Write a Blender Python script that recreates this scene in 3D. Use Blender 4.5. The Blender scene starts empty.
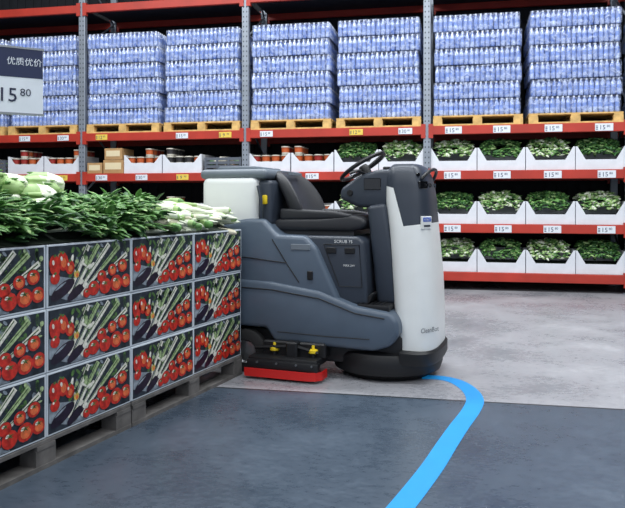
import bpy, bmesh, math, random
from mathutils import Vector, Matrix, noise
random.seed(7)
scene = bpy.context.scene
scene.view_settings.view_transform = 'Standard'
scene.view_settings.look = 'None'
COL = scene.collection

# ------------------------------------------------------------------ materials
def s2l(c):
    return tuple(((v/255)/12.92 if v/255 <= 0.04045 else (((v/255)+0.055)/1.055)**2.4) for v in c)
MATS = {}
def mat(name, rgb, rough=0.5, metal=0.0, var=0.0, scale=8.0, bump=0.0, bscale=60.0, coat=0.0, emit=0.0, spec=0.5):
    if name in MATS: return MATS[name]
    m = bpy.data.materials.new(name); m.use_nodes = True
    nt = m.node_tree; b = nt.nodes['Principled BSDF']
    c = s2l(rgb)
    b.inputs['Base Color'].default_value = (*c, 1)
    b.inputs['Roughness'].default_value = rough
    b.inputs['Metallic'].default_value = metal
    b.inputs['Specular IOR Level'].default_value = spec
    b.inputs['Coat Weight'].default_value = coat
    if emit:
        b.inputs['Emission Color'].default_value = (*c, 1)
        b.inputs['Emission Strength'].default_value = emit
    tc = nt.nodes.new('ShaderNodeTexCoord')
    n = nt.nodes.new('ShaderNodeTexNoise'); n.inputs['Scale'].default_value = scale
    n.inputs['Detail'].default_value = 5
    nt.links.new(tc.outputs['Object'], n.inputs['Vector'])
    if var == 0: var = 0.05
    r = nt.nodes.new('ShaderNodeValToRGB')
    r.color_ramp.elements[0].position = 0.3; r.color_ramp.elements[1].position = 0.7
    r.color_ramp.elements[0].color = (*[max(0, v*(1-var)) for v in c], 1)
    r.color_ramp.elements[1].color = (*[min(1, v*(1+var)) for v in c], 1)
    nt.links.new(n.outputs['Fac'], r.inputs['Fac'])
    nt.links.new(r.outputs['Color'], b.inputs['Base Color'])
    if bump:
        n2 = nt.nodes.new('ShaderNodeTexNoise'); n2.inputs['Scale'].default_value = bscale
        nt.links.new(tc.outputs['Object'], n2.inputs['Vector'])
        bp = nt.nodes.new('ShaderNodeBump'); bp.inputs['Strength'].default_value = bump
        bp.inputs['Distance'].default_value = 0.01
        nt.links.new(n2.outputs['Fac'], bp.inputs['Height'])
        nt.links.new(bp.outputs['Normal'], b.inputs['Normal'])
    MATS[name] = m
    return m

# ------------------------------------------------------------------ mesh helpers
def finish(name, bm, mats, parent=None, M=None, smooth=False, angle=None):
    me = bpy.data.meshes.new(name)
    bm.normal_update(); bm.to_mesh(me); bm.free()
    for m in mats: me.materials.append(m)
    if smooth:
        for p in me.polygons: p.use_smooth = True
        if angle:
            try: me.set_sharp_from_angle(angle=math.radians(angle))
            except Exception: pass
    o = bpy.data.objects.new(name, me); COL.objects.link(o)
    if parent: o.parent = parent
    if M is not None: o.matrix_world = M
    return o
def inst(name, me, M, parent=None):
    o = bpy.data.objects.new(name, me); COL.objects.link(o)
    if parent: o.parent = parent
    o.matrix_local = M
    return o
def empty(name, M):
    o = bpy.data.objects.new(name, None); COL.objects.link(o); o.matrix_world = M
    o.empty_display_size = 0.1
    return o
def box(bm, x0, x1, y0, y1, z0, z1, mi=0, bev=0.0, seg=2, M=None):
    vs = [bm.verts.new((x, y, z)) for x in (x0, x1) for y in (y0, y1) for z in (z0, z1)]
    if M is not None:
        for v in vs: v.co = M @ v.co
    fs = []
    for f in ((0,1,3,2),(4,6,7,5),(0,4,5,1),(2,3,7,6),(0,2,6,4),(1,5,7,3)):
        fc = bm.faces.new([vs[i] for i in f]); fc.material_index = mi; fs.append(fc)
    if bev:
        es = list({e for f in fs for e in f.edges})
        r = bmesh.ops.bevel(bm, geom=es, offset=bev, segments=seg, affect='EDGES', profile=0.5)
        for f in r['faces']: f.material_index = mi
    return vs
def prism(bm, pts, y0, y1, mi=0, bev=0.0, seg=3, taper=None):
    """side profile (x,z) extruded from y0 to y1"""
    a = [bm.verts.new((x, y0, z)) for x, z in pts]
    b = [bm.verts.new((x, y1, z)) for x, z in pts]
    fs = [bm.faces.new(a), bm.faces.new(list(reversed(b)))]
    n = len(pts)
    for i in range(n):
        j = (i+1) % n
        fs.append(bm.faces.new((a[j], a[i], b[i], b[j])))
    bmesh.ops.recalc_face_normals(bm, faces=fs)
    for f in fs: f.material_index = mi
    if bev:
        es = list({e for f in fs for e in f.edges})
        r = bmesh.ops.bevel(bm, geom=es, offset=bev, segments=seg, affect='EDGES', profile=0.5, clamp_overlap=True)
        for f in r['faces']: f.material_index = mi
def rings(bm, rs, mis=0, cap=True):
    """loft a list of vertex-coordinate rings"""
    vr = [[bm.verts.new(p) for p in r] for r in rs]
    n = len(rs[0]); fs = []
    for k in range(len(vr)-1):
        for i in range(n):
            j = (i+1) % n
            f = bm.faces.new((vr[k][i], vr[k][j], vr[k+1][j], vr[k+1][i]))
            f.material_index = mis if isinstance(mis, int) else mis[k]; f.smooth = True
            fs.append(f)
    if cap:
        f = bm.faces.new(list(reversed(vr[0]))); f.material_index = mis if isinstance(mis, int) else mis[0]; fs.append(f)
        f = bm.faces.new(vr[-1]); f.material_index = mis if isinstance(mis, int) else mis[-1]; fs.append(f)
    return fs
def basis(d):
    d = Vector(d).normalized()
    up = Vector((0, 0, 1)) if abs(d.z) < 0.9 else Vector((1, 0, 0))
    s = d.cross(up).normalized(); u = s.cross(d)
    return d, s, u
def lathe(bm, p, d, prof, mis=0, sides=16, flat=1.0, bend=0.0):
    """prof: list (t along d, radius)"""
    p = Vector(p); d, s, u = basis(d)
    T = prof[-1][0]
    rs = []
    for t, r in prof:
        c = p + d*t + u*bend*math.sin(math.pi*t/T if T else 0)
        rs.append([c + s*math.cos(2*math.pi*i/sides)*r + u*math.sin(2*math.pi*i/sides)*r*flat for i in range(sides)])
    return rings(bm, rs, mis)
def pipe(bm, pts, r, mi=0, sides=8, closed=False):
    pts = [Vector(p) for p in pts]; rs = []
    n = len(pts)
    for i, p in enumerate(pts):
        if closed: d = pts[(i+1) % n]-pts[i-1]
        else: d = pts[min(i+1, n-1)]-pts[max(i-1, 0)]
        d, s, u = basis(d)
        rs.append([p+s*math.cos(2*math.pi*k/sides)*r+u*math.sin(2*math.pi*k/sides)*r for k in range(sides)])
    if closed: rs.append(rs[0])
    rings(bm, rs, mi, cap=not closed)
def text_into(bm, s, size, M, mi=0, align='CENTER'):
    cu = bpy.data.curves.new('t', 'FONT'); cu.body = s; cu.size = size
    cu.align_x = align; cu.align_y = 'CENTER'; cu.resolution_u = 2
    o = bpy.data.objects.new('t', cu); COL.objects.link(o)
    dg = bpy.context.evaluated_depsgraph_get(); dg.update()
    me = bpy.data.meshes.new_from_object(o.evaluated_get(dg))
    me.transform(M)
    old = set(bm.faces)
    bm.from_mesh(me)
    for f in bm.faces:
        if f not in old: f.material_index = mi
    bpy.data.objects.remove(o); bpy.data.meshes.remove(me); bpy.data.curves.remove(cu)
STAND = Matrix.Rotation(math.radians(90), 4, 'X')
def TR(x, y, z): return Matrix.Translation((x, y, z))

# ------------------------------------------------------------------ camera
cam = bpy.data.cameras.new('camera'); co = bpy.data.objects.new('camera', cam); COL.objects.link(co)
co.location = (0, 0, 1.2); co.rotation_euler = (math.radians(90), 0, 0)
cam.sensor_width = 36; cam.lens = 36*700/625; cam.shift_y = -54/625
scene.camera = co

# ------------------------------------------------------------------ rack frame
RA = math.atan2(-0.207, 0.978)
MR = TR(1.539, 9.405, 0) @ Matrix.Rotation(RA, 4, 'Z')
BAY = 2.55

# ------------------------------------------------------------------ room
def floor_material():
    m = bpy.data.materials.new('warehouse_floor_concrete'); m.use_nodes = True
    nt = m.node_tree; N = nt.nodes; L = nt.links; b = N['Principled BSDF']
    g = N.new('ShaderNodeNewGeometry')
    dot = N.new('ShaderNodeVectorMath'); dot.operation = 'DOT_PRODUCT'
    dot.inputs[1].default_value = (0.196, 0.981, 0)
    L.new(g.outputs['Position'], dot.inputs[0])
    nz = N.new('ShaderNodeTexNoise'); nz.inputs['Scale'].default_value = 1.1; nz.inputs['Detail'].default_value = 9
    nz.inputs['Roughness'].default_value = 0.6
    L.new(g.outputs['Position'], nz.inputs['Vector'])
    nf = N.new('ShaderNodeTexNoise'); nf.inputs['Scale'].default_value = 30; nf.inputs['Detail'].default_value = 8
    nf.inputs['Roughness'].default_value = 0.75
    mp = N.new('ShaderNodeMapping'); mp.inputs['Scale'].default_value = (0.6, 1, 1); mp.inputs['Rotation'].default_value = (0, 0, 0.9)
    L.new(g.outputs['Position'], mp.inputs['Vector']); L.new(mp.outputs['Vector'], nf.inputs['Vector'])
    half = N.new('ShaderNodeMix'); half.data_type = 'FLOAT'; half.inputs['Factor'].default_value = 0.38
    L.new(nz.outputs['Fac'], half.inputs['A']); L.new(nf.outputs['Fac'], half.inputs['B'])
    H = half.outputs['Result']
    def ramp(a, bb):
        r = N.new('ShaderNodeValToRGB')
        r.color_ramp.elements[0].position = 0.34; r.color_ramp.elements[1].position = 0.66
        r.color_ramp.elements[0].color = (*s2l(a), 1); r.color_ramp.elements[1].color = (*s2l(bb), 1)
        L.new(H, r.inputs['Fac']); return r
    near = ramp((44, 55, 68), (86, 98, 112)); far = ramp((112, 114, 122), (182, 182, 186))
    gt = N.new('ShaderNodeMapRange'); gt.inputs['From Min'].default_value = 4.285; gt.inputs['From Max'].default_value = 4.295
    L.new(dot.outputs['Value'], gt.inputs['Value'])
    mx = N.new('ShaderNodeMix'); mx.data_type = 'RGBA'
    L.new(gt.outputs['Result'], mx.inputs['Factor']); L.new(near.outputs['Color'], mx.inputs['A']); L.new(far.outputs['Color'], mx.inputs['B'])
    sub = N.new('ShaderNodeMath'); sub.operation = 'SUBTRACT'; sub.inputs[1].default_value = 4.28
    L.new(dot.outputs['Value'], sub.inputs[0])
    ab = N.new('ShaderNodeMath'); ab.operation = 'ABSOLUTE'; L.new(sub.outputs[0], ab.inputs[0])
    lt = N.new('ShaderNodeMath'); lt.operation = 'LESS_THAN'; lt.inputs[1].default_value = 0.012
    L.new(ab.outputs[0], lt.inputs[0])
    mx2 = N.new('ShaderNodeMix'); mx2.data_type = 'RGBA'; mx2.inputs['B'].default_value = (0.03, 0.035, 0.04, 1)
    L.new(lt.outputs[0], mx2.inputs['Factor']); L.new(mx.outputs['Result'], mx2.inputs['A'])
    L.new(mx2.outputs['Result'], b.inputs['Base Color'])
    rr = N.new('ShaderNodeMapRange'); rr.inputs['From Min'].default_value = .38; rr.inputs['From Max'].default_value = .62
    rr.inputs['To Min'].default_value = 0.2; rr.inputs['To Max'].default_value = 0.4
    L.new(H, rr.inputs['Value']); L.new(rr.outputs['Result'], b.inputs['Roughness'])
    bp = N.new('ShaderNodeBump'); bp.inputs['Strength'].default_value = 0.08; bp.inputs['Distance'].default_value = 0.01
    L.new(nf.outputs['Fac'], bp.inputs['Height']); L.new(bp.outputs['Normal'], b.inputs['Normal'])
    return m
bm = bmesh.new(); box(bm, -14, 14, -5, 16, -0.1, 0)
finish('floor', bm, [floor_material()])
wallm = mat('dark_wall_panel', (60, 62, 68), 0.8, var=0.15, scale=1)
bm = bmesh.new(); box(bm, -14, 14, 15.8, 16, 0, 7); finish('wall_back', bm, [wallm])
bm = bmesh.new(); box(bm, -14, -13.8, -5, 15.8, 0, 7); finish('wall_left', bm, [wallm])
bm = bmesh.new(); box(bm, 13.8, 14, -5, 15.8, 0, 7); finish('wall_right', bm, [wallm])
bm = bmesh.new(); box(bm, -14, 14, -5, 16, 7, 7.1); finish('ceiling', bm, [mat('ceiling_panel', (110, 114, 120), 0.8, var=0.1)])

# ------------------------------------------------------------------ rack
rack = empty('pallet_rack', MR)
orange = mat('rack_beam_orange_red', (176, 54, 40), 0.45, var=0.15, scale=3)
steel = mat('rack_upright_steel', (146, 153, 163), 0.4, metal=0.4, var=0.1)
hole = mat('upright_hole_dark', (18, 20, 24), 0.8)
board = mat('shelf_board', (50, 48, 48), 0.7, var=0.2)
DEPTH = 1.05
XS = [-7.65, -5.1, -2.55, 0, 2.55, 5.1]
LV = [0.18, 0.82, 1.53, 2.13, 4.05]
for x in XS:
    bm = bmesh.new()
    for y0 in (0.0, DEPTH-0.08):
        box(bm, x-0.05, x+0.05, y0, y0+0.08, 0.01, 5.6, 0, 0.006, 1)
        box(bm, x-0.08, x+0.08, y0-0.02, y0+0.1, 0.0, 0.012, 0)
    z = 0.08
    while z < 5.5:
        for dx in (-0.024, 0.024):
            box(bm, x+dx-0.006, x+dx+0.006, -0.0015, 0.002, z, z+0.022, 1)
        z += 0.07
    z = 0.2; k = 0
    while z < 5.2:
        a = (x, 0.06, z) if k % 2 == 0 else (x, DEPTH-0.06, z)
        b_ = (x, DEPTH-0.06, z+0.55) if k % 2 == 0 else (x, 0.06, z+0.55)
        pipe(bm, [a, b_], 0.016, 0, 6)
        z += 0.55; k += 1
    o = finish('upright_frame', bm, [steel, hole]); o.parent = rack
for i in range(5):
    x0, x1 = XS[i]+0.05, XS[i+1]-0.05
    for li, z in enumerate(LV):
        bm = bmesh.new()
        for y0 in (-0.012, DEPTH-0.05):
            box(bm, x0, x1, y0, y0+0.055, z-0.055, z+0.062, 0, 0.006, 1)
            box(bm, x0-0.03, x0+0.03, y0-0.004, y0+0.05, z-0.1, z+0.09, 0)
            box(bm, x1-0.03, x1+0.03, y0-0.004, y0+0.05, z-0.1, z+0.09, 0)
        o = finish('beam', bm, [orange]); o.parent = rack
        bm = bmesh.new(); box(bm, x0, x1, 0.045, DEPTH-0.06, z+0.04, z+0.062, 0)  # the deck at the top level is added to shade the rear beam
        o = finish('shelf_deck', bm, [board]); o.parent = rack
bm = bmesh.new()
x = XS[0]
while x < XS[-1]:
    box(bm, x, x+0.1, DEPTH+0.06, DEPTH+0.075, 0, 5.6, 0); box(bm, x+0.1, x+0.15, DEPTH+0.075, DEPTH+0.09, 0, 5.6, 0)
    x += 0.15
o = finish('rear_mesh_sheet', bm, [mat('rear_sheet', (26, 28, 34), 0.8, var=0.2)]); o.parent = rack

# ------------------------------------------------------------------ pallets
wood_y = mat('pine_pallet_wood', (212, 172, 106), 0.7, var=0.25, scale=12)
wood_g = mat('weathered_pallet_wood', (98, 95, 93), 0.8, var=0.35, scale=14)
def pallet_mesh(name, w, d, h, m):
    bm = bmesh.new()
    t = 0.02; bw = 0.1
    for k in range(3):
        yc = [bw/2, d/2, d-bw/2][k]
        box(bm, 0, w, yc-bw/2, yc+bw/2, 0, t, 0)
        for xc in (0.06, w/2, w-0.06):
            box(bm, xc-0.06, xc+0.06, yc-bw/2+0.003, yc+bw/2-0.003, t, h-2*t, 0)
    for xc in (0.06, w/2, w-0.06):
        box(bm, xc-0.055, xc+0.055, 0, d, h-2*t, h-t, 0)
    n = 8
    for k in range(n):
        yc = bw/2+(d-bw)*k/(n-1)
        box(bm, 0, w, yc-bw/2+0.004, yc+bw/2-0.004, h-t, h, 0, 0.002, 1)
    me = bpy.data.meshes.new(name); bm.to_mesh(me); bm.free(); me.materials.append(m); return me
PY = pallet_mesh('pine_pallet', 1.16, 1.0, 0.135, wood_y)
PG = pallet_mesh('weathered_pallet', 1.215, 1.2, 0.13, wood_g)

# ------------------------------------------------------------------ bottled water
def glassish():
    m = bpy.data.materials.new('water_bottle_plastic'); m.use_nodes = True
    nt = m.node_tree; b = nt.nodes['Principled BSDF']
    oi = nt.nodes.new('ShaderNodeTexCoord'); n = nt.nodes.new('ShaderNodeTexNoise'); n.inputs['Scale'].default_value = 8
    n.inputs['Detail'].default_value = 6; n.inputs['Roughness'].default_value = .7
    nt.links.new(oi.outputs['Object'], n.inputs['Vector'])
    r = nt.nodes.new('ShaderNodeValToRGB')
    r.color_ramp.elements[0].position = .38; r.color_ramp.elements[0].color = (*s2l((96, 124, 196)), 1)
    r.color_ramp.elements[1].position = .63; r.color_ramp.elements[1].color = (*s2l((212, 224, 250)), 1)
    nt.links.new(n.outputs['Fac'], r.inputs['Fac']); nt.links.new(r.outputs['Color'], b.inputs['Base Color'])
    b.inputs['Roughness'].default_value = 0.1; b.inputs['Coat Weight'].default_value = 0.6
    return m
def wrapm():
    m = bpy.data.materials.new('shrink_wrap_film'); m.use_nodes = True
    nt = m.node_tree; N = nt.nodes; L = nt.links
    for n in list(N): N.remove(n)
    out = N.new('ShaderNodeOutputMaterial'); mx = N.new('ShaderNodeMixShader')
    tr = N.new('ShaderNodeBsdfTransparent'); pb = N.new('ShaderNodeBsdfPrincipled')
    pb.inputs['Base Color'].default_value = (*s2l((204, 216, 248)), 1); pb.inputs['Roughness'].default_value = 0.15
    tc = N.new('ShaderNodeTexCoord'); n = N.new('ShaderNodeTexNoise'); n.inputs['Scale'].default_value = 11; n.inputs['Detail'].default_value = 6
    n.inputs['Distortion'].default_value = 2.5
    L.new(tc.outputs['Object'], n.inputs['Vector'])
    bp = N.new('ShaderNodeBump'); bp.inputs['Strength'].default_value = 1; bp.inputs['Distance'].default_value = 0.05
    L.new(n.outputs['Fac'], bp.inputs['Height']); L.new(bp.outputs['Normal'], pb.inputs['Normal'])
    mr = N.new('ShaderNodeMapRange'); mr.inputs['From Min'].default_value = .45; mr.inputs['From Max'].default_value = .68
    mr.inputs['To Min'].default_value = .06; mr.inputs['To Max'].default_value = .6
    L.new(n.outputs['Fac'], mr.inputs['Value']); L.new(mr.outputs['Result'], mx.inputs[0])
    L.new(tr.outputs[0], mx.inputs[1]); L.new(pb.outputs[0], mx.inputs[2]); L.new(mx.outputs[0], out.inputs['Surface'])
    return m
WM = [glassish(), mat('bottle_label_blue', (120, 146, 210), 0.3, var=0.3), mat('bottle_cap_white', (225, 230, 240), 0.4),
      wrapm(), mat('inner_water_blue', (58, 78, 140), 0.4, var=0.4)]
def bottle(bm, x, y, z):
    r = 0.032
    prof = [(0, r*.85), (0.012, r), (0.07, r), (0.072, r*1.0), (0.125, r), (0.155, r*.97), (0.19, r*.42), (0.198, r*.42), (0.218, r*.42)]
    n = 8; rs = []
    for t, rr in prof:
        rs.append([Vector((x+math.cos(2*math.pi*i/n)*rr, y+math.sin(2*math.pi*i/n)*rr, z+t)) for i in range(n)])
    rings(bm, rs, [0, 0, 0, 1, 0, 0, 0, 2], cap=False)
    f = bm.faces.new([bm.verts.new(p) for p in rs[-1]]); f.material_index = 2
def water_mesh(seed):
    rnd = random.Random(seed); bm = bmesh.new()
    W, D = 1.13, 0.95; pitch = 0.226
    for l in range(6):
        z = l*pitch; ox = rnd.uniform(-.018, .018); oy = rnd.uniform(-.01, .01)
        nx = 17; ny = 14
        tilt = [rnd.uniform(-.006, .006) for _ in range(5)]
        for i in range(nx):
            gap = 0.006*(i//4)
            bottle(bm, -W/2+0.033+i*0.065+gap*.5+ox, 0.035+oy+tilt[i//4], z)
        for j in range(1, ny):
            bottle(bm, -W/2+0.033+ox, 0.035+oy+j*.065, z); bottle(bm, W/2-0.033+ox, 0.035+oy+j*.065, z)
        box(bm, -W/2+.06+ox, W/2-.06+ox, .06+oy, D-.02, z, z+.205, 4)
        for k in range(4):
            a = -W/2+k*W/4+ox; b2 = a+W/4-0.003
            dz = rnd.uniform(-.004, .006); oyy = rnd.uniform(-.010, -.002)
            box(bm, a, b2, -0.004+oy+oyy, D*.5, z+.004, z+.216+dz, 3, 0.02, 2)
    me = bpy.data.meshes.new('bottled_water_stack'); bm.normal_update(); bm.to_mesh(me); bm.free()
    for m in WM: me.materials.append(m)
    return me
WMS = [water_mesh(s) for s in (1, 2, 3, 4)]
k = 0
for i in range(5):
    for c in (0.66, 1.89):
        x = XS[i]+c
        zt = LV[3]+0.0625
        inst('pine_pallet', PY, MR @ TR(x-0.58, 0.0, zt))
        ang = random.uniform(-1, 1)
        inst('bottled_water_stack', WMS[k % 4], MR @ TR(x, 0.02, zt+0.137) @ Matrix.Rotation(math.radians(ang*.6), 4, 'Z'))
        k += 1

# ------------------------------------------------------------------ price tags
tagm = [mat('tag_white', (222, 226, 232), 0.4), mat('tag_text_navy', (45, 58, 92), 0.5), mat('tag_yellow', (226, 196, 84), 0.4)]
def tag_mesh(a, c, base):
    bm = bmesh.new(); box(bm, -0.11, 0.11, -0.008, 0, -0.048, 0.048, base, 0.003, 1)
    text_into(bm, a, 0.08, TR(-0.022, -0.0095, -0.005) @ STAND, 1)
    text_into(bm, c, 0.042, TR(0.05, -0.0095, 0.01) @ STAND, 1)
    for k in range(3): box(bm, -.1, -.075, -.0095, -.008, -.03+k*.02, -.02+k*.02, 1)
    me = bpy.data.meshes.new('price_tag'); bm.to_mesh(me); bm.free()
    for m in tagm: me.materials.append(m)
    return me
T1 = tag_mesh('15', '80', 0); T2 = tag_mesh('9', '90', 2); T3 = tag_mesh('30', '00', 0); T4 = tag_mesh('12', '50', 2)
for i in range(5):
    for li in (1, 2, 3):
        for c in range(4):
            x = XS[i]+0.33+c*0.64
            me = T1 if i >= 3 else random.choice([T3, T2, T1, T4])
            if i < 3 and li == 1: continue
            if i < 3 and li == 3 and c == 1: continue
            s = 1.0 if i >= 3 else 0.85
            inst('price_tag', me, MR @ TR(x+random.uniform(-.02, .02), -0.013, LV[li]) @ Matrix.Scale(s, 4))

# ------------------------------------------------------------------ trays
white_card = mat('white_tray_card', (218, 221, 227), 0.6, var=0.06)
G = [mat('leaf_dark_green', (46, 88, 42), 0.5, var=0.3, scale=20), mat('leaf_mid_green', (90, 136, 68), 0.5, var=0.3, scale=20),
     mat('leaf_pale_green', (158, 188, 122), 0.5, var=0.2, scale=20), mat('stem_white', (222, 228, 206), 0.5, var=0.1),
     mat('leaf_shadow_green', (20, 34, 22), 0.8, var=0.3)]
def tray_shell(bm, w, d, hm, hc, mi):
    t = 0.008
    prism(bm, [(-w/2, 0), (w/2, 0), (w/2, hc), (w/2-0.02, hc), (w/2-0.12, hm), (-w/2+0.12, hm), (-w/2+0.02, hc), (-w/2, hc)], 0, t, mi)
    prism(bm, [(-w/2, 0), (w/2, 0), (w/2, hc), (-w/2, hc)], d-t, d, mi)
    for sx in (-1, 1):
        x0 = sx*w/2; box(bm, min(x0, x0-sx*t), max(x0, x0-sx*t), t, d-t, 0, hc, mi)
    box(bm, -w/2+t, w/2-t, t, d-t, 0, t, mi)
def veg_tube(bm, p, d, L, r, mis, bend=0.0, prof=None, sides=6, flat=1.0):
    if prof is None: prof = [(0, .35), (.12, .8), (.35, 1), (.6, .95), (.85, .6), (1, .15)]
    pr = [(t*L, q*r) for t, q in prof]
    lathe(bm, p, d, pr, mis, sides, flat, bend)
def greens_tray(seed, kind):
    rnd = random.Random(seed); bm = bmesh.new(); w, d = 0.61, 0.55
    tray_shell(bm, w, d, 0.13, 0.30, 5)
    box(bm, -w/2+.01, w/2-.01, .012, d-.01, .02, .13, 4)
    for k in range(300):
        x = rnd.uniform(-w/2+.05, w/2-.05); y = rnd.uniform(.03, d-.06)
        z = .14 + rnd.uniform(0, .05)+.23*min(1, y/.2)*(1-.35*(abs(x)/(w/2))**2)+.03*noise.noise(Vector((x*8, y*8, seed)))
        a = rnd.uniform(0, 6.28); el = rnd.uniform(-.2, .5)
        if kind == 0: c = rnd.choice([[0, 0, 1, 1, 1], [0, 1, 1, 1, 2], [1, 1, 2, 2, 2], [0, 0, 0, 1, 0], [0]*5])
        else: c = rnd.choice([[3, 3, 2, 2, 1], [3, 3, 3, 2, 2], [2, 2, 2, 1, 1], [1, 1, 0, 0, 0], [1, 2, 3, 3, 2]])
        L = rnd.uniform(.07, .14)
        dv = Vector((math.cos(a)*math.cos(el), math.sin(a)*math.cos(el), math.sin(el)))
        px = max(-w/2+.075, min(w/2-.075, x))
        veg_tube(bm, Vector((px, max(y, .075), z))-dv*L/2, dv, L, rnd.uniform(.014, .024), c, rnd.uniform(-.01, .02), sides=5, flat=rnd.uniform(.4, 1))
    me = bpy.data.meshes.new('leafy_vegetable_tray'); bm.normal_update(); bm.to_mesh(me); bm.free()
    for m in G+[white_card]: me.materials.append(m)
    return me
GT = [greens_tray(s, s % 2) for s in range(6)]
tubm = [white_card, mat('tub_orange', (190, 92, 48), 0.4), mat('tub_red', (150, 45, 40), 0.4), mat('tub_dark', (50, 48, 50), 0.4),
        mat('tub_lid_cream', (205, 200, 186), 0.4), mat('tub_green', (60, 100, 70), 0.4)]
def tub_tray(seed):
    rnd = random.Random(seed); bm = bmesh.new(); w, d = .6, .55
    tray_shell(bm, w, d, .15, .27, 0)
    cc = rnd.choice([[1, 1, 2], [3, 3, 1], [5, 4, 3]])
    for j in range(4):
        for i in range(4):
            x = -w/2+.085+i*.143; y = .085+j*.125; c = rnd.choice(cc)
            z0 = 0.01
            for lv in range(2 if (i+seed) % 4 else 3):
                lathe(bm, (x, y, z0), (0, 0, 1), [(0, .05), (.01, .054), (.03, .055), (.075, .058), (.1, .059), (.102, .063), (.115, .063), (.118, .03)],
                      [4, 4, c, c, 4, 4, 4], 12)
                z0 += .12
    me = bpy.data.meshes.new('food_tub_tray'); bm.normal_update(); bm.to_mesh(me); bm.free()
    for m in tubm: me.materials.append(m)
    return me
TT = [tub_tray(s) for s in range(5)]
# crates: slatted dark plastic crate with bagged goods
def crate_mesh(seed):
    rnd = random.Random(seed); bm = bmesh.new(); w, d, h = .56, .5, .22
    for k in range(4):
        z = .01+k*.056
        box(bm, 0-w/2, w/2, 0, .012, z, z+.04, 0); box(bm, -w/2, w/2, d-.012, d, z, z+.04, 0)
        for s in (-1, 1): box(bm, min(s*w/2, s*(w/2-.012)), max(s*w/2, s*(w/2-.012)), .012, d-.012, z, z+.04, 0)
    for s in (-1, -.33, .33, 1): box(bm, s*(w/2-.02)-.015, s*(w/2-.02)+.015, -.003, .015, 0, h, 0)
    box(bm, -w/2+.01, w/2-.01, .01, d-.01, 0, .012, 0)
    for k in range(16):
        x = rnd.uniform(-w/2+.1, w/2-.1); y = rnd.uniform(.1, d-.1)
        box(bm, -.08, .08, -.06, .06, -.03, .05, rnd.choice([1, 2, 3, 1]), .025, 2, M=TR(x, y, .06+rnd.uniform(0, .17)) @ Matrix.Rotation(rnd.uniform(0, 3), 4, 'Z') @ Matrix.Rotation(rnd.uniform(-.4, .4), 4, 'X'))
    me = bpy.data.meshes.new('plastic_produce_crate'); bm.normal_update(); bm.to_mesh(me); bm.free()
    for m in (mat('crate_grey_plastic', (88, 94, 104), .5), mat('bag_cream', (212, 206, 190), .35, var=.3, scale=30), mat('bag_green', (92, 128, 80), .35, var=.4, scale=30), mat('bag_terracotta', (176, 92, 62), .35, var=.3, scale=30)): me.materials.append(m)
    return me
CR = [crate_mesh(s) for s in range(3)]
for i in range(5):
    for li in (0, 1, 2):
        for c in range(4):
            x = XS[i]+0.345+c*0.62
            z = LV[li]+0.0635
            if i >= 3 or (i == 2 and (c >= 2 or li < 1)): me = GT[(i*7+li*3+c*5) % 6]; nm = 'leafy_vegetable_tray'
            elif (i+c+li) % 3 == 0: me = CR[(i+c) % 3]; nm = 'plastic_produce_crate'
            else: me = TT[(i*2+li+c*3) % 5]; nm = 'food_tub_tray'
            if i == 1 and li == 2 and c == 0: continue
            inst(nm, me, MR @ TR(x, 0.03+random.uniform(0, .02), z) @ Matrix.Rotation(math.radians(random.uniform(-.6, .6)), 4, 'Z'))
cardm = mat('brown_cardboard', (176, 138, 92), 0.7, var=0.15)
for n_, (dx, z, w_, h_) in enumerate([(0.50, 0.0, .32, .2), (0.50, .203, .28, .17), (.2, 0, .24, .16)]):
    bm = bmesh.new(); box(bm, -w_/2, w_/2, 0, .4, 0, h_, 0, .004, 1)
    box(bm, -w_/2+.03, w_/2-.03, -.0015, 0.001, h_*.3, h_*.8, 1); box(bm, -.03, .03, -.002, .4, h_-.0005, h_+.001, 1)
    finish('cardboard_box', bm, [cardm, mat('box_label_cream', (222, 206, 168), 0.6)], M=MR @ TR(XS[1]+dx, 0.02, LV[2]+.0635+z))

# ------------------------------------------------------------------ vegetable cartons
SA = math.atan2(0.923, 0.385)
MS = TR(-0.486, 4.83, 0) @ Matrix.Rotation(SA, 4, 'Z')
CM = [mat('carton_card_white', (200, 208, 216), 0.55, var=0.06), mat('print_dark', (40, 47, 56), 0.4, var=0.7, scale=26),
      mat('print_tomato_red', (190, 46, 34), 0.35, var=0.45, scale=40), mat('print_orange', (222, 110, 64), 0.35, var=0.3, scale=40),
      mat('print_leaf_green', (74, 106, 56), 0.4, var=0.7, scale=50), mat('print_cream', (222, 220, 208), 0.35, var=0.25, scale=60),
      mat('print_grey', (132, 142, 152), 0.4, var=0.5, scale=30), mat('print_aubergine', (36, 24, 42), 0.3, var=0.5, scale=30),
      mat('print_yellow', (210, 180, 88), 0.3, var=0.3, scale=30), mat('print_pale_green', (160, 180, 132), 0.4, var=0.5, scale=50)]
CL, CD, CH = 0.606, 0.392, 0.287
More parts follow.
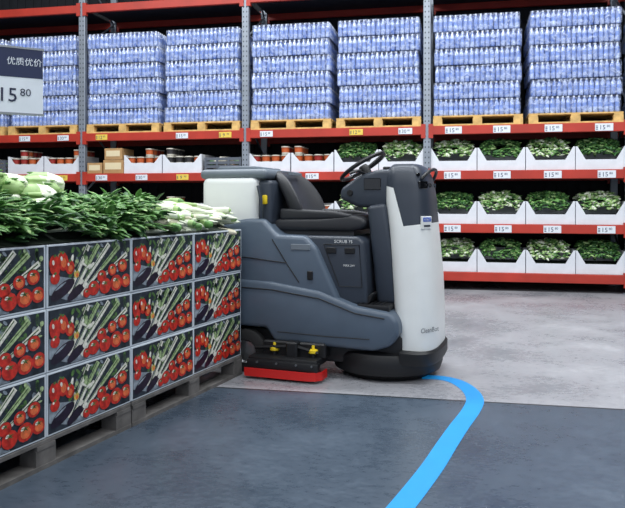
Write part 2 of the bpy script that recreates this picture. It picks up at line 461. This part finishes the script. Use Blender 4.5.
def carton_mesh():
    bm = bmesh.new(); box(bm, 0, CL, 0, CD, 0, CH, 0, .004, 2)
    def poly(pts, mi, ly, side=0):
        y = -0.0004-0.0003*ly
        if side == 0: vs = [bm.verts.new((x, y, z)) for x, z in pts]
        else: vs = [bm.verts.new((CL-x, CD-y, z)) for x, z in pts]
        f = bm.faces.new(vs); f.material_index = mi
        f.normal_update()
        if (f.normal.y > 0) == (side == 0): f.normal_flip()
    def clip(x, z): return (min(max(x, .012), CL-.012), min(max(z, .01), CH-.010))
    def ell(cx, cz, rx, rz, rot, mi, ly, side, n=14):
        c, s = math.cos(rot), math.sin(rot)
        poly([clip(cx+c*rx*math.cos(a)-s*rz*math.sin(a), cz+s*rx*math.cos(a)+c*rz*math.sin(a)) for a in [2*math.pi*i/n for i in range(n)]], mi, ly, side)
    def strip(x0, z0, x1, z1, w0, w1, mi, ly, side):
        d = Vector((x1-x0, z1-z0)).normalized(); p = Vector((-d.y, d.x))
        poly([clip(x0+p.x*w0, z0+p.y*w0), clip(x0-p.x*w0, z0-p.y*w0), clip(x1-p.x*w1, z1-p.y*w1), clip(x1+p.x*w1, z1+p.y*w1)], mi, ly, side)
    for side in (0, 1):
        r = random.Random(5)
        poly([(.010, .009), (CL-.010, .009), (CL-.010, CH-.009), (.010, CH-.009)], 1, 0, side)
        poly([(.014, .06), (.16, .012), (.4, .012), (.32, .09), (.014, .15)], 6, 1, side)
        for i in range(70):
            ell(r.uniform(.03, .58), r.uniform(.13, .27), r.uniform(.012, .035), r.uniform(.005, .014), r.uniform(0, 3), r.choice([4, 4, 1, 6, 1, 9]), 1.5, side, 7)
        for i, (xe, ze) in enumerate([(.28, .27), (.35, .268), (.43, .265), (.51, .25), (.57, .205)]):
            xs, zs = .14+i*.028, .05-i*.004
            strip(xs, zs, (xs+xe)/2, (zs+ze)/2, .013, .013, 5, 2, side)
            strip((xs+xe)/2, (zs+ze)/2, xe, ze, .013, .018, 9 if i % 2 else 5, 2, side)
            strip(xs+.014, zs, xe+.01, ze-.01, .003, .004, 1, 3, side)
            strip(xs-.006, zs+.01, xe-.01, ze, .002, .003, 4, 3, side)
        for i in range(18):
            ell(r.uniform(.16, .34), r.uniform(.16, .265), r.uniform(.012, .028), r.uniform(.006, .012), r.uniform(0, 3), r.choice([4, 9, 1, 5]), 5, side, 8)
        ell(.1, .075, .085, .032, .45, 7, 6, side); ell(.085, .092, .04, .005, .45, 6, 7, side)
        ell(.19, .055, .07, .024, .5, 7, 6, side)
        for cx, cz, rx, rz, mi in ((.048, .19, .034, .05, 2), (.1, .205, .034, .045, 2), (.145, .175, .03, .034, 2), (.05, .13, .03, .026, 2), (.19, .14, .018, .02, 8)):
            ell(cx, cz, rx, rz, .2, mi, 8, side); ell(cx+.004, cz-.006, rx*.5, rz*.5, .2, 3 if cx > .09 else 2, 8.5, side)
            ell(cx-.01, cz+.014, rx*.22, rz*.25, .2, 5, 9, side, 8); ell(cx, cz+rz*.9, .01, .007, .2, 4, 9, side, 7)
        for cx, cz, q in ((.31, .058, .042), (.37, .11, .036), (.45, .135, .036), (.53, .15, .04), (.395, .06, .047), (.48, .066, .049), (.558, .07, .042), (.26, .04, .026)):
            ell(cx, cz, q, q*.9, 0, 1, 9, side)
            ell(cx, cz, q*.94, q*.84, 0, 2, 10, side); ell(cx+.003, cz-.004, q*.6, q*.5, 0, 3 if cx > .44 else 2, 11, side)
            ell(cx-q*.3, cz+q*.35, q*.24, q*.15, .5, 5, 12, side, 8)
            for a in range(5): strip(cx, cz+q*.3, cx+math.cos(a*1.25+.4)*q*.5, cz+q*.3+math.sin(a*1.25+.4)*q*.3, .004, .001, 4, 12, side)
        for cx, cz in ((.22, .1), (.25, .08)): ell(cx, cz, .018, .014, 0, 5, 8, side)
    for x, sgn in ((CL+.0006, 1), (-.0006, -1)):
        for (a, b_, z0, z1, mi, o) in ((.012, CD-.012, .012, CH-.012, 1, 0), (.05, CD-.05, .06, .16, 4, .0004), (.09, CD-.09, .19, .23, 5, .0004), (.15, CD-.15, .08, .14, 2, .0008)):
            vs = [bm.verts.new((x+sgn*o, y, z)) for y, z in ((a, z0), (b_, z0), (b_, z1), (a, z1))]
            f = bm.faces.new(vs if sgn > 0 else list(reversed(vs))); f.material_index = mi
    me = bpy.data.meshes.new('vegetable_carton'); bm.normal_update(); bm.to_mesh(me); bm.free()
    for m in CM: me.materials.append(m)
    return me
CME = carton_mesh()
for c in range(6):
    for j in range(3):
        for l in range(3):
            x = -0.61*(c+1)+random.uniform(-.001, .0015); y = 0.4*j+.006+random.uniform(-.004, .002)
            inst('vegetable_carton', CME, MS @ TR(x, y, .132+l*.2895))
for c in range(3):
    inst('wooden_pallet', PG, MS @ TR(-1.225*(c+1)+.004, -.005, 0))

# produce heaps on top
ZT = .132+3*.2895
def heap(x, y):
    e = min(1, (-x)/.22, (x+3.66)/.3, y/.34, (1.2-y)/.3); e = max(0, e)
    return ZT+.015 + .15*math.sqrt(e) + .025*noise.noise(Vector((x*3, y*3, 0)))*e
def ratio(x, y):
    w = MS @ Vector((x, y, 1)); return w.x/w.y
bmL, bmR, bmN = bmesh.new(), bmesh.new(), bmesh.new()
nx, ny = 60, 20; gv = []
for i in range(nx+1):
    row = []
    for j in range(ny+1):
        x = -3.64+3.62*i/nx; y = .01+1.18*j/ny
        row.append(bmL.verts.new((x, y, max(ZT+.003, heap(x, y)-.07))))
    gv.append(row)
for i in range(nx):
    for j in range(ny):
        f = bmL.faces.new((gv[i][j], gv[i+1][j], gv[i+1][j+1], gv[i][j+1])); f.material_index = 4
rnd = random.Random(11)
DPROF = [(0, .3), (.05, .8), (.15, 1), (.5, .95), (.8, .6), (.95, .25), (1, .05)]
for k in range(1700):
    x = rnd.uniform(-3.5, -.03); y = rnd.uniform(.0, 1.17)
    q = ratio(x, y)
    if q < -.385 and y > .45: kind = 'N'
    elif q < -.23: kind = 'L'
    else: kind = 'R'
    z = heap(x, y)+rnd.uniform(-.05, .015)
    if kind == 'N':
        if rnd.random() < .76: continue
        a = rnd.uniform(0, 6.28); L = rnd.uniform(.24, .30); R = rnd.uniform(.052, .07)
        dv = Vector((math.cos(a), math.sin(a), rnd.uniform(-.1, .25))).normalized()
        c = Vector((x, y, z+.05+rnd.uniform(0, .07)))
        P = [(0, .45), (.06, .75), (.2, .95), (.45, 1.05), (.7, .95), (.88, .7), (1, .25)]
        veg_tube(bmN, c-dv*L/2, dv, L, R, [3, 3, 3, 2, 2, 2], .01, P, 10, .9)
        d, s, u = basis(dv)
        for m_ in range(6):
            an = m_*1.047+rnd.random(); off = s*math.cos(an)*R*.75+u*math.sin(an)*R*.7
            veg_tube(bmN, c-dv*L*.45+off, (dv+off*1.2).normalized(), L*.85, R*.38, rnd.choice([[3, 3, 3, 2, 2], [3, 3, 2, 2, 1]]), .0, None, 6, .7)
    elif kind == 'L':
        a = math.radians(rnd.gauss(90, 40)) + (math.pi if rnd.random() < .5 else 0)
        if y < .2: a = math.radians(rnd.gauss(-95, 30))
        dv = Vector((math.cos(a), math.sin(a), rnd.uniform(-.15, .25)-(.15 if y < .12 else 0))).normalized()
        L = rnd.uniform(.12, .26)
        c = Vector((x, max(y, .08), z+.01)); p0 = c-dv*L*.5
        mi = rnd.choice([[3, 2, 2, 1, 1], [3, 3, 2, 1, 0], [2, 2, 1, 1, 0], [0, 0, 1, 1, 0], [3, 3, 3, 2, 1], [2, 1, 1, 1, 0], [1, 2, 2, 1, 1], [0]*5])
        if (p0+dv*L).x > -.01 or p0.x > -.01: continue
        fl = rnd.uniform(.4, .9)
        veg_tube(bmL, p0, dv, L, rnd.uniform(.014, .03), mi, rnd.uniform(0, .03), None, 6, fl)
        for m_ in range(5):
            dd = (dv+Vector((rnd.uniform(-.7, .7), rnd.uniform(-.7, .7), rnd.uniform(-.1, .5)))).normalized()
            veg_tube(bmL, p0+dv*L*rnd.uniform(.4, .8), dd, rnd.uniform(.06, .12), rnd.uniform(.016, .028), rnd.choice([[1]*5, [0]*5, [0, 1, 1, 1, 2], [0, 0, 1, 1, 1]]), .015, None, 5, .25)
    else:
        a = math.radians(rnd.gauss(-60, 35)) + (math.pi if rnd.random() < .4 else 0)
        dv = Vector((math.cos(a), math.sin(a), rnd.uniform(-.08, .08))).normalized()
        L = rnd.uniform(.2, .32); c = Vector((min(x, -.12), max(y, .1), z)); p0 = c-dv*L*.5
        if max(p0.x, (p0+dv*L).x) > .02: continue
        veg_tube(bmR, p0, dv, L, rnd.uniform(.016, .028), rnd.choice([[3]*6, [2, 3, 3, 3, 3, 3], [5]*6, [1, 2, 3, 3, 3, 3], [1, 1, 2, 2, 3, 3]]), rnd.uniform(0, .015), DPROF, 8)
GM = G+[mat('radish_cream', (212, 206, 182), 0.5, var=0.15)]
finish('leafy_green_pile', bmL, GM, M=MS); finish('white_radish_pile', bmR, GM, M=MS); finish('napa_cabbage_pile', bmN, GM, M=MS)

# ------------------------------------------------------------------ hanging price sign
bm = bmesh.new()
box(bm, -.42, 0, -.006, .006, 0, .335, 0, .003, 1)
box(bm, -.418, -.002, -.0075, -.0055, .185, .332, 1)
for zz in (-.004, .33): box(bm, -.424, .004, -.01, .01, zz, zz+.01, 3)
for xx in (-.4, -.3): pipe(bm, [(xx, 0, .335), (xx, 0, 7.0-1.635)], .003, 3, 6)
text_into(bm, '优质优价', .042, TR(-.09, -.009, .262) @ STAND, 0)
text_into(bm, '15', .10, TR(-.17, -.009, .09) @ STAND, 2)
text_into(bm, '80', .055, TR(-.085, -.009, .108) @ STAND, 2)
text_into(bm, '¥', .05, TR(-.3, -.009, .1) @ STAND, 2)
sg = finish('hanging_price_sign', bm, [mat('sign_white', (225, 230, 240), 0.4), mat('sign_navy', (32, 42, 78), 0.4), mat('sign_text_navy', (28, 36, 66), 0.4), mat('sign_frame_grey', (150, 154, 160), 0.4, metal=.5)])
sg.matrix_world = TR(-1.386, 3.6, 1.635) @ Matrix.Rotation(math.atan2(.5, .86), 4, 'Z')

# ------------------------------------------------------------------ scrubber machine
MM = TR(.14, 5.1, 0) @ Matrix.Rotation(math.radians(-20), 4, 'Z')
rob = empty('ride_on_floor_scrubber', MM)
slate = mat('scrubber_slate_plastic', (84, 97, 112), 0.38, var=0.05)
dslate = mat('scrubber_dark_slate', (52, 59, 70), 0.4, var=0.05)
blk = mat('scrubber_black_plastic', (20, 21, 24), 0.5)
vinyl = mat('seat_vinyl', (44, 45, 49), 0.5, bump=0.1, bscale=200)
whit = mat('scrubber_white_plastic', (232, 234, 232), 0.35, var=0.02)
grey = mat('scrubber_grey_lid', (112, 121, 130), 0.45)
redm = mat('red_squeegee', (205, 32, 28), 0.4)
yel = mat('yellow_knob', (236, 205, 40), 0.4)
met = mat('scrubber_metal', (160, 162, 165), 0.3, metal=0.9)
glass = mat('dark_lens', (10, 12, 16), 0.08, coat=1)
rubber = mat('wheel_rubber', (26, 26, 27), 0.75)
blue = mat('badge_blue', (40, 90, 190), 0.4)
def part(name, fn, mats, smooth=True, ang=35):
    bm = bmesh.new(); fn(bm)
    o = finish(name, bm, mats, smooth=smooth, angle=ang); o.parent = rob; return o
part('lower_tank', lambda b: prism(b, [(-.86, .32), (-.62, .32), (-.34, .32), (-.28, .23), (.42, .21), (.54, .25), (.60, .34), (.585, .42), (.53, .47), (.3, .50), (.05, .59), (-.3, .64), (-.86, .66)], -.42, .42, 0, .03), [slate])
part('side_body', lambda b: prism(b, [(-.86, .5), (-.86, 1.0), (-.5, 1.07), (-.37, 1.07), (-.27, .96), (-.06, .955), (.02, .88), (.2, .5)], -.4, .4, 0, .03), [slate])
part('seat_base', lambda b: prism(b, [(-.2, .5), (-.2, .955), (.3, .955), (.345, .92), (.37, .5)], -.35, .35, 0, .022), [dslate])
def seam(b):
    for s in (-1, 1):
        y = .4225*s
        def st(pts, r=.004): pipe(b, [(x, y, z) for x, z in pts], r, 0, 6)
        st([(-.8, .60), (-.3, .585), (.05, .54), (.3, .455), (.5, .43)])
        st([(-.25, .3), (.1, .29), (.4, .29)], .003)
        y = .4015*s
        st([(-.3, .93), (-.18, .75), (-.1, .64)])
        st([(-.84, .78), (-.5, .8), (-.2, .77)])
        y = .352*s
        st([(.06, .9), (.31, .9), (.33, .62), (.17, .62), (.06, .9)], .003)
part('panel_seams', seam, [blk])
def latches(b):
    for s in (-1, 1):
        for a, c in ((.08, .15), (.21, .28)): box(b, a, c, min(s*.345, s*.36), max(s*.345, s*.36), .84, .88, 0, .004, 1)
        box(b, -.04, .0, min(s*.395, s*.41), max(s*.395, s*.41), .66, .72, 0, .004, 1)
        box(b, -.16, -.02, min(s*.395, s*.405), max(s*.395, s*.405), .86, .9, 1, .003, 1)
part('seat_base_latches', latches, [blk, grey])
part('seat_base_lettering', lambda b: (text_into(b, 'SCRUB 75', .03, TR(.2, -.3525, .92) @ STAND, 0), text_into(b, 'MAX 24V', .02, TR(.24, -.3525, .76) @ STAND, 0)), [whit], smooth=False)
part('rear_recovery_tank', lambda b: box(b, -.87, -.43, -.37, .37, .98, 1.365, 0, .05, 4), [whit])
def lid(b):
    box(b, -.89, -.36, -.36, .36, 1.35, 1.42, 0, .03, 3); box(b, -.8, -.5, -.25, .25, 1.41, 1.445, 0, .015, 2)
    box(b, -.3, -.27, -.1, .1, 1.38, 1.40, 0)
part('tank_lid', lid, [grey])
def rear_black(b):
    box(b, -.44, -.33, -.34, .34, 1.02, 1.34, 0, .03, 3)
    box(b, -.395, -.36, -.36, -.335, 1.17, 1.235, 1, .008, 2); pipe(b, [(-.42, -.37, 1.3), (-.39, -.385, 1.2), (-.4, -.37, 1.08)], .012, 0)
part('tank_hinge_housing', rear_black, [dslate, yel])
def seat(b):
    prism(b, [(-.36, .985), (.22, .985), (.3, 1.0), (.34, 1.04), (.31, 1.085), (.22, 1.1), (.0, 1.075), (-.3, 1.07), (-.38, 1.04)], -.27, .27, 0, .028, 4)
    box(b, -.3, .24, -.24, -.0, .955, .99, 0); box(b, -.3, .24, 0, .24, .955, .99, 0)
    for s in (-1, 1): prism(b, [(-.3, 1.06), (.2, 1.07), (.24, 1.1), (.1, 1.125), (-.3, 1.14)], s*.235-.035, s*.235+.035, 0, .018, 3)
part('seat_cushion', seat, [vinyl])
def back(b):
    rs = []
    prof = [(1.03, .2, -.20), (1.08, .255, -.22), (1.18, .27, -.26), (1.28, .26, -.31), (1.36, .23, -.355), (1.405, .17, -.38), (1.415, .12, -.39)]
    for z, hw, xc in prof:
        r = []
        n = 12
        th = .042 if z < 1.4 else .02
        for i in range(n+1):
            y = -hw+2*hw*i/n; bow = .09*(abs(y)/.27)**2.2
            r.append(Vector((xc+th+bow, y, z)))
        for i in range(n, -1, -1):
            y = -hw+2*hw*i/n; bow = .06*(abs(y)/.27)**2.2
            r.append(Vector((xc-th+bow, y, z)))
        rs.append(r)
    fs = rings(b, rs, 0); bmesh.ops.recalc_face_normals(b, faces=fs)
    pipe(b, [(-.24, -.02, 1.06), (-.3, -.02, 1.28)], .02, 0)
o = part('seat_backrest', back, [vinyl], ang=70)
ss = o.modifiers.new('subdiv', 'SUBSURF'); ss.levels = 1; ss.render_levels = 2
# front cowl loft
SEC = [(.17, .52, .79, .33), (.22, .52, .80, .33), (.45, .505, .80, .32), (.7, .485, .79, .305), (.92, .465, .77, .285), (.98, .46, .765, .28), (1.04, .452, .76, .275), (1.12, .44, .755, .265),
       (1.2, .43, .75, .255), (1.3, .425, .735, .24), (1.37, .43, .715, .23), (1.42, .45, .69, .21), (1.445, .48, .65, .17)]
def sec_pt(s, ph):
    z, x0, x1, hw = s; e = 2/3.2
    c, q = math.cos(ph), math.sin(ph)
    return Vector(((x0+x1)/2+(x1-x0)/2*math.copysign(abs(c)**e, c), hw*math.copysign(abs(q)**e, q), z))
def cowl(b):
    n = 72
    rs = [[sec_pt(s, 2*math.pi*i/n) for i in range(n)] for s in SEC]
    fs = rings(b, rs, 0)
    # clean colour break lines cut into the shell
    for pco, pno in (((.60, 0, 1.0), (1, 0, .3)), ((0, 0, .955), (-.12, 0, 1)), ((.4, 0, 1.31), (.25, 0, 1)), ((0, .2, 0), (0, 1, 0)), ((0, -.2, 0), (0, 1, 0))):
        bmesh.ops.bisect_plane(b, geom=b.verts[:]+b.edges[:]+b.faces[:], plane_co=pco, plane_no=pno, dist=1e-5)
    for f in b.faces:
        c = f.calc_center_median()
        if (c.z-1.31)+.25*(c.x-.4) > 0: f.material_index = 1
        elif (c.z-.955)-.12*c.x > 0 and (c.x-.6)+.3*(c.z-1.0) > 0: f.material_index = 1
        elif c.x < .53 and abs(c.y) < .2: f.material_index = 1
        else: f.material_index = 0
        f.smooth = True
part('front_cowl', cowl, [whit, dslate], ang=60)
part('steering_console', lambda b: prism(b, [(.12, 1.21), (.13, 1.28), (.26, 1.37), (.4, 1.41), (.52, 1.41), (.52, 1.2), (.44, 1.14), (.25, 1.15)], -.2, .2, 0, .03, 4), [dslate])
part('leg_shield', lambda b: prism(b, [(.40, .5), (.37, .8), (.33, 1.16), (.46, 1.18), (.52, .8), (.54, .5)], -.25, .25, 0, .03, 3), [dslate])
def wheel(b):
    c = Vector((.235, 0, 1.44)); t = math.radians(32)
    ax = Vector((math.cos(t), 0, math.sin(t))); ay = Vector((0, 1, 0)); nn = Vector((math.sin(t), 0, -math.cos(t)))
    rs = []
    for i in range(33):
        a = 2*math.pi*i/32; rad = ax*math.cos(a)+ay*math.sin(a); p = c+rad*.175
        rs.append([p+rad*.015*math.cos(q)+nn*.015*math.sin(q) for q in [2*math.pi*k/8 for k in range(8)]])
    rings(b, rs, 0, cap=False)
    for a in (0.3, 2.4, 4.2): pipe(b, [c+nn*.03, c+ax*.17*math.cos(a)+ay*.17*math.sin(a)], .011, 0)
    lathe(b, c-nn*.005, nn, [(0, .03), (.03, .04), (.12, .03)], 0, 14)
part('steering_wheel', wheel, [blk])
def console_bits(b):
    box(b, .3, .42, -.206, -.195, 1.27, 1.35, 1, .004, 1)
    lathe(b, (.2, -.2, 1.25), (0, -1, 0), [(0, .022), (.012, .02)], 0, 12)
    pipe(b, [(.3, -.14, 1.38), (.27, -.24, 1.4), (.22, -.27, 1.38)], .009, 0)
    box(b, .42, .47, -.15, .15, 1.40, 1.43, 0, .006, 1)
part('console_controls', console_bits, [blk, glass])
def sensors(b):
    for ph, k, w, h, mi in ((-.55, 9, .05, .03, 0), (-.2, 9, .04, .03, 0), (.2, 9, .04, .03, 0), (-.95, 10, .03, .018, 0)):
        s = SEC[k]; p = sec_pt(s, ph); t = (sec_pt(s, ph+.05)-sec_pt(s, ph-.05)).normalized()
        nrm = t.cross(Vector((0, 0, 1))).normalized()
        R = Matrix((t, nrm, Vector((0, 0, 1)))).transposed().to_4x4()
        box(b, -w/2, w/2, -.02, .006, -h/2, h/2, mi, .004, 2, M=TR(*p) @ R)
        lathe(b, p+nrm*.005, nrm, [(0, .012), (.006, .011)], 1, 12)
    pts = []
    for i in range(13):
        a = math.pi*i/12
        pts.append((.70+.05*math.sin(a), -.2*math.cos(a), 1.34+.07*math.sin(a)))
    pipe(b, pts, .012, 0)
part('front_sensors', sensors, [blk, glass])
def badge(b):
    def on(k, ph, w, h, mi, z=0, dep=.004):
        s = SEC[k]; p = sec_pt(s, ph); t = (sec_pt(s, ph+.05)-sec_pt(s, ph-.05)).normalized()
        nrm = t.cross(Vector((0, 0, 1))).normalized()
        if nrm.dot(p-Vector(((s[1]+s[2])/2, 0, p.z))) < 0: nrm = -nrm
        xa = nrm.cross(Vector((0, 0, 1))) * -1
        M = Matrix((xa, -nrm, Vector((0, 0, 1)))).transposed().to_4x4()
        Mf = TR(*(p+Vector((0, 0, z)))) @ M
        if w: box(b, -w/2, w/2, -dep, .01, -h/2, h/2, mi, .003, 1, M=Mf)
        return Mf
    on(6, -.75, .10, .085, 0, .01, .008); on(6, -.75, .085, .03, 1, .03, .010); on(6, -.75, .07, .016, 2, -.012, .010)
    on(9, -.75, .08, .05, 3, 0, .006)
    Mf = on(6, -.75, 0, 0, 0)
    text_into(b, 'ROBOT', .02, Mf @ TR(0, -.0115, .03) @ STAND, 0)
    Mf = on(2, -.9, 0, 0, 0)
    text_into(b, 'CleanBot', .045, Mf @ TR(0, -.008, -.10) @ STAND, 2)
part('front_badges', badge, [whit, blue, dslate, glass], smooth=False)
part('status_lamp', lambda b: box(b, .58, .63, -.212, -.195, 1.35, 1.37, 0, .006, 2), [mat('lamp_orange', (240, 120, 40), .3, emit=.6)])
def foot(b):
    box(b, .3, .52, -.38, .38, .47, .51, 0, .008, 2)
    for y0, y1 in ((-.34, -.22), (-.15, -.03)): prism(b, [(.31, .51), (.38, .51), (.41, .58), (.395, .585)], y0, y1, 0, .006, 1)
    for k in range(5): box(b, .32+k*.035, .335+k*.035, -.37, -.2, .51, .516, 0)
part('footwell', foot, [blk])
def chassis(b):
    box(b, -.84, .6, -.33, .33, .1, .3, 0, .02, 2)
    lathe(b, (.42, -.02, .03), (0, 0, 1), [(0, .33), (.015, .37), (.06, .385), (.12, .385), (.15, .37), (.17, .3)], 0, 40)
    lathe(b, (.42, -.02, .0), (0, 0, 1), [(0, .3), (.04, .33)], 1, 40)
part('brush_deck', chassis, [blk, rubber])
def bump(b):
    pts = []
    for i in range(25):
        ph = -1.75+3.5*i/24; p = sec_pt((.17, .48, .80, .35), ph); pts.append(p)
    rs = [[p*1.0+Vector((p.x-.6, p.y, 0)).normalized()*dx+Vector((0, 0, dz)) for dx, dz in ((-.05, -.05), (.01, -.05), (.02, -.03), (.02, .03), (.005, .045), (-.05, .045))] for p in pts]
    fs = rings(b, rs, 0); bmesh.ops.recalc_face_normals(b, faces=fs)
    for f in fs: f.smooth = True
part('front_bumper', bump, [blk])
def side_deck(b):
    box(b, -.42, .08, -.54, .3, .10, .15, 0, .015, 2)
    prism(b, [(-.42, .05), (.06, .05), (.09, .08), (.09, .13), (-.42, .13)], -.56, -.5, 0, .01, 2)
    for x in (-.34, -.2, -.06, .05): lathe(b, (x, -.56, .115), (0, -1, 0), [(0, .008), (.008, .007)], 2, 8)
    for x in (-.26, .02):
        lathe(b, (x, -.45, .15), (0, 0, 1), [(0, .018), (.03, .016)], 0, 10)
    pipe(b, [(-.4, -.46, .19), (-.1, -.47, .22), (.06, -.46, .18)], .012, 0)
    box(b, -.16, -.08, -.5, -.42, .14, .25, 0, .01, 1)
    box(b, -.35, .1, -.44, -.3, .14, .24, 0, .01, 1)
part('side_brush_deck', side_deck, [blk, redm, met])
def red(b):
    pts = [(-.43, -.565), (.03, -.57), (.075, -.555), (.1, -.52), (.1, -.42)]
    P = [Vector((x, y, .02)) for x, y in pts]
    rs = []
    for p in P:
        q = Vector((0, -.008, 0)) if p.x < .08 else Vector((.008, 0, 0))
        rs.append([p, p+q, p+q+Vector((0, 0, .055)), p+Vector((0, 0, .055))])
    fs = rings(b, rs, 0); bmesh.ops.recalc_face_normals(b, faces=fs)
part('red_squeegee_skirt', red, [redm], ang=20)
def knobs(b):
    for x in (-.26, .02):
        lathe(b, (x, -.45, .175), (0, 0, 1), [(0, .02), (.006, .032), (.024, .032), (.03, .022)], 0, 14)
        lathe(b, (x, -.45, .2), (0, 0, 1), [(0, .012), (.03, .01)], 0, 8)
part('yellow_knobs', knobs, [yel])
def wheels(b):
    for s in (-1, 1):
        lathe(b, (-.49, s*.36, .15), (0, s, 0), [(0, .13), (.01, .15), (.06, .15), (.07, .13), (.071, .08), (.06, .07)], [0, 0, 0, 0, 1], 28)
    lathe(b, (.48, -.04, .12), (0, 1, 0), [(0, .1), (.01, .12), (.07, .12), (.08, .1)], 0, 24)
part('wheels', wheels, [rubber, met])
part('rear_squeegee', lambda b: [box(b, -.93, -.86, -.4, .4, .03, .1, 0, .01, 1), box(b, -.9, -.89, -.4, .4, .0, .05, 0), box(b, -.9, -.8, -.04, .04, .08, .3, 0)], [blk])

# ------------------------------------------------------------------ blue route stripe
pts = [(.74, 4.74), (.86, 4.72), (.95, 4.62), (.99, 4.42), (.975, 4.2), (.90, 3.98), (.77, 3.69), (.65, 3.41), (.55, 3.17), (.45, 2.95), (.34, 2.72), (.22, 2.48), (.08, 2.2), (-.1, 1.85)]
def cr(p0, p1, p2, p3, t):
    return 0.5*((2*p1)+(-p0+p2)*t+(2*p0-5*p1+4*p2-p3)*t*t+(-p0+3*p1-3*p2+p3)*t**3)
V = [Vector(p) for p in pts]; S = []
for i in range(len(V)-1):
    for k in range(6): S.append(cr(V[max(i-1, 0)], V[i], V[i+1], V[min(i+2, len(V)-1)], k/6))
S.append(V[-1])
bm = bmesh.new(); pr = None
for i, p in enumerate(S):
    d = (S[min(i+1, len(S)-1)]-S[max(i-1, 0)]).normalized(); n = Vector((-d.y, d.x))*.052
    a, b_ = bm.verts.new((p.x+n.x, p.y+n.y, .002)), bm.verts.new((p.x-n.x, p.y-n.y, .002))
    if pr: bm.faces.new((pr[0], pr[1], b_, a))
    pr = (a, b_)
bmesh.ops.recalc_face_normals(bm, faces=bm.faces[:])
finish('blue_route_stripe', bm, [mat('route_blue_glow', (26, 134, 204), .5, emit=.3)])  # route graphic built as a floor stripe; emission adds a glow, no lamp

# ------------------------------------------------------------------ lights
def area(name, loc, sx, sy, e, rot=0, col=(.93, .97, 1), tilt=0):
    l = bpy.data.lights.new(name, 'AREA'); l.shape = 'RECTANGLE'; l.size = sx; l.size_y = sy; l.energy = e; l.color = col
    o = bpy.data.objects.new(name, l); COL.objects.link(o); o.location = loc; o.rotation_euler = (math.radians(tilt), 0, rot)
area('ceiling_lamp', (0, 6.6, 6.2), 12, .5, 700, RA)
area('ceiling_lamp', (0, 3.2, 6.2), 12, .5, 390, RA)
area('ceiling_lamp', (0, -1.5, 6.2), 12, .8, 380, RA, tilt=15)
w = bpy.data.worlds.new('world'); scene.world = w; w.use_nodes = True
w.node_tree.nodes['Background'].inputs['Color'].default_value = (.78, .86, 1, 1)
w.node_tree.nodes['Background'].inputs['Strength'].default_value = 0.55
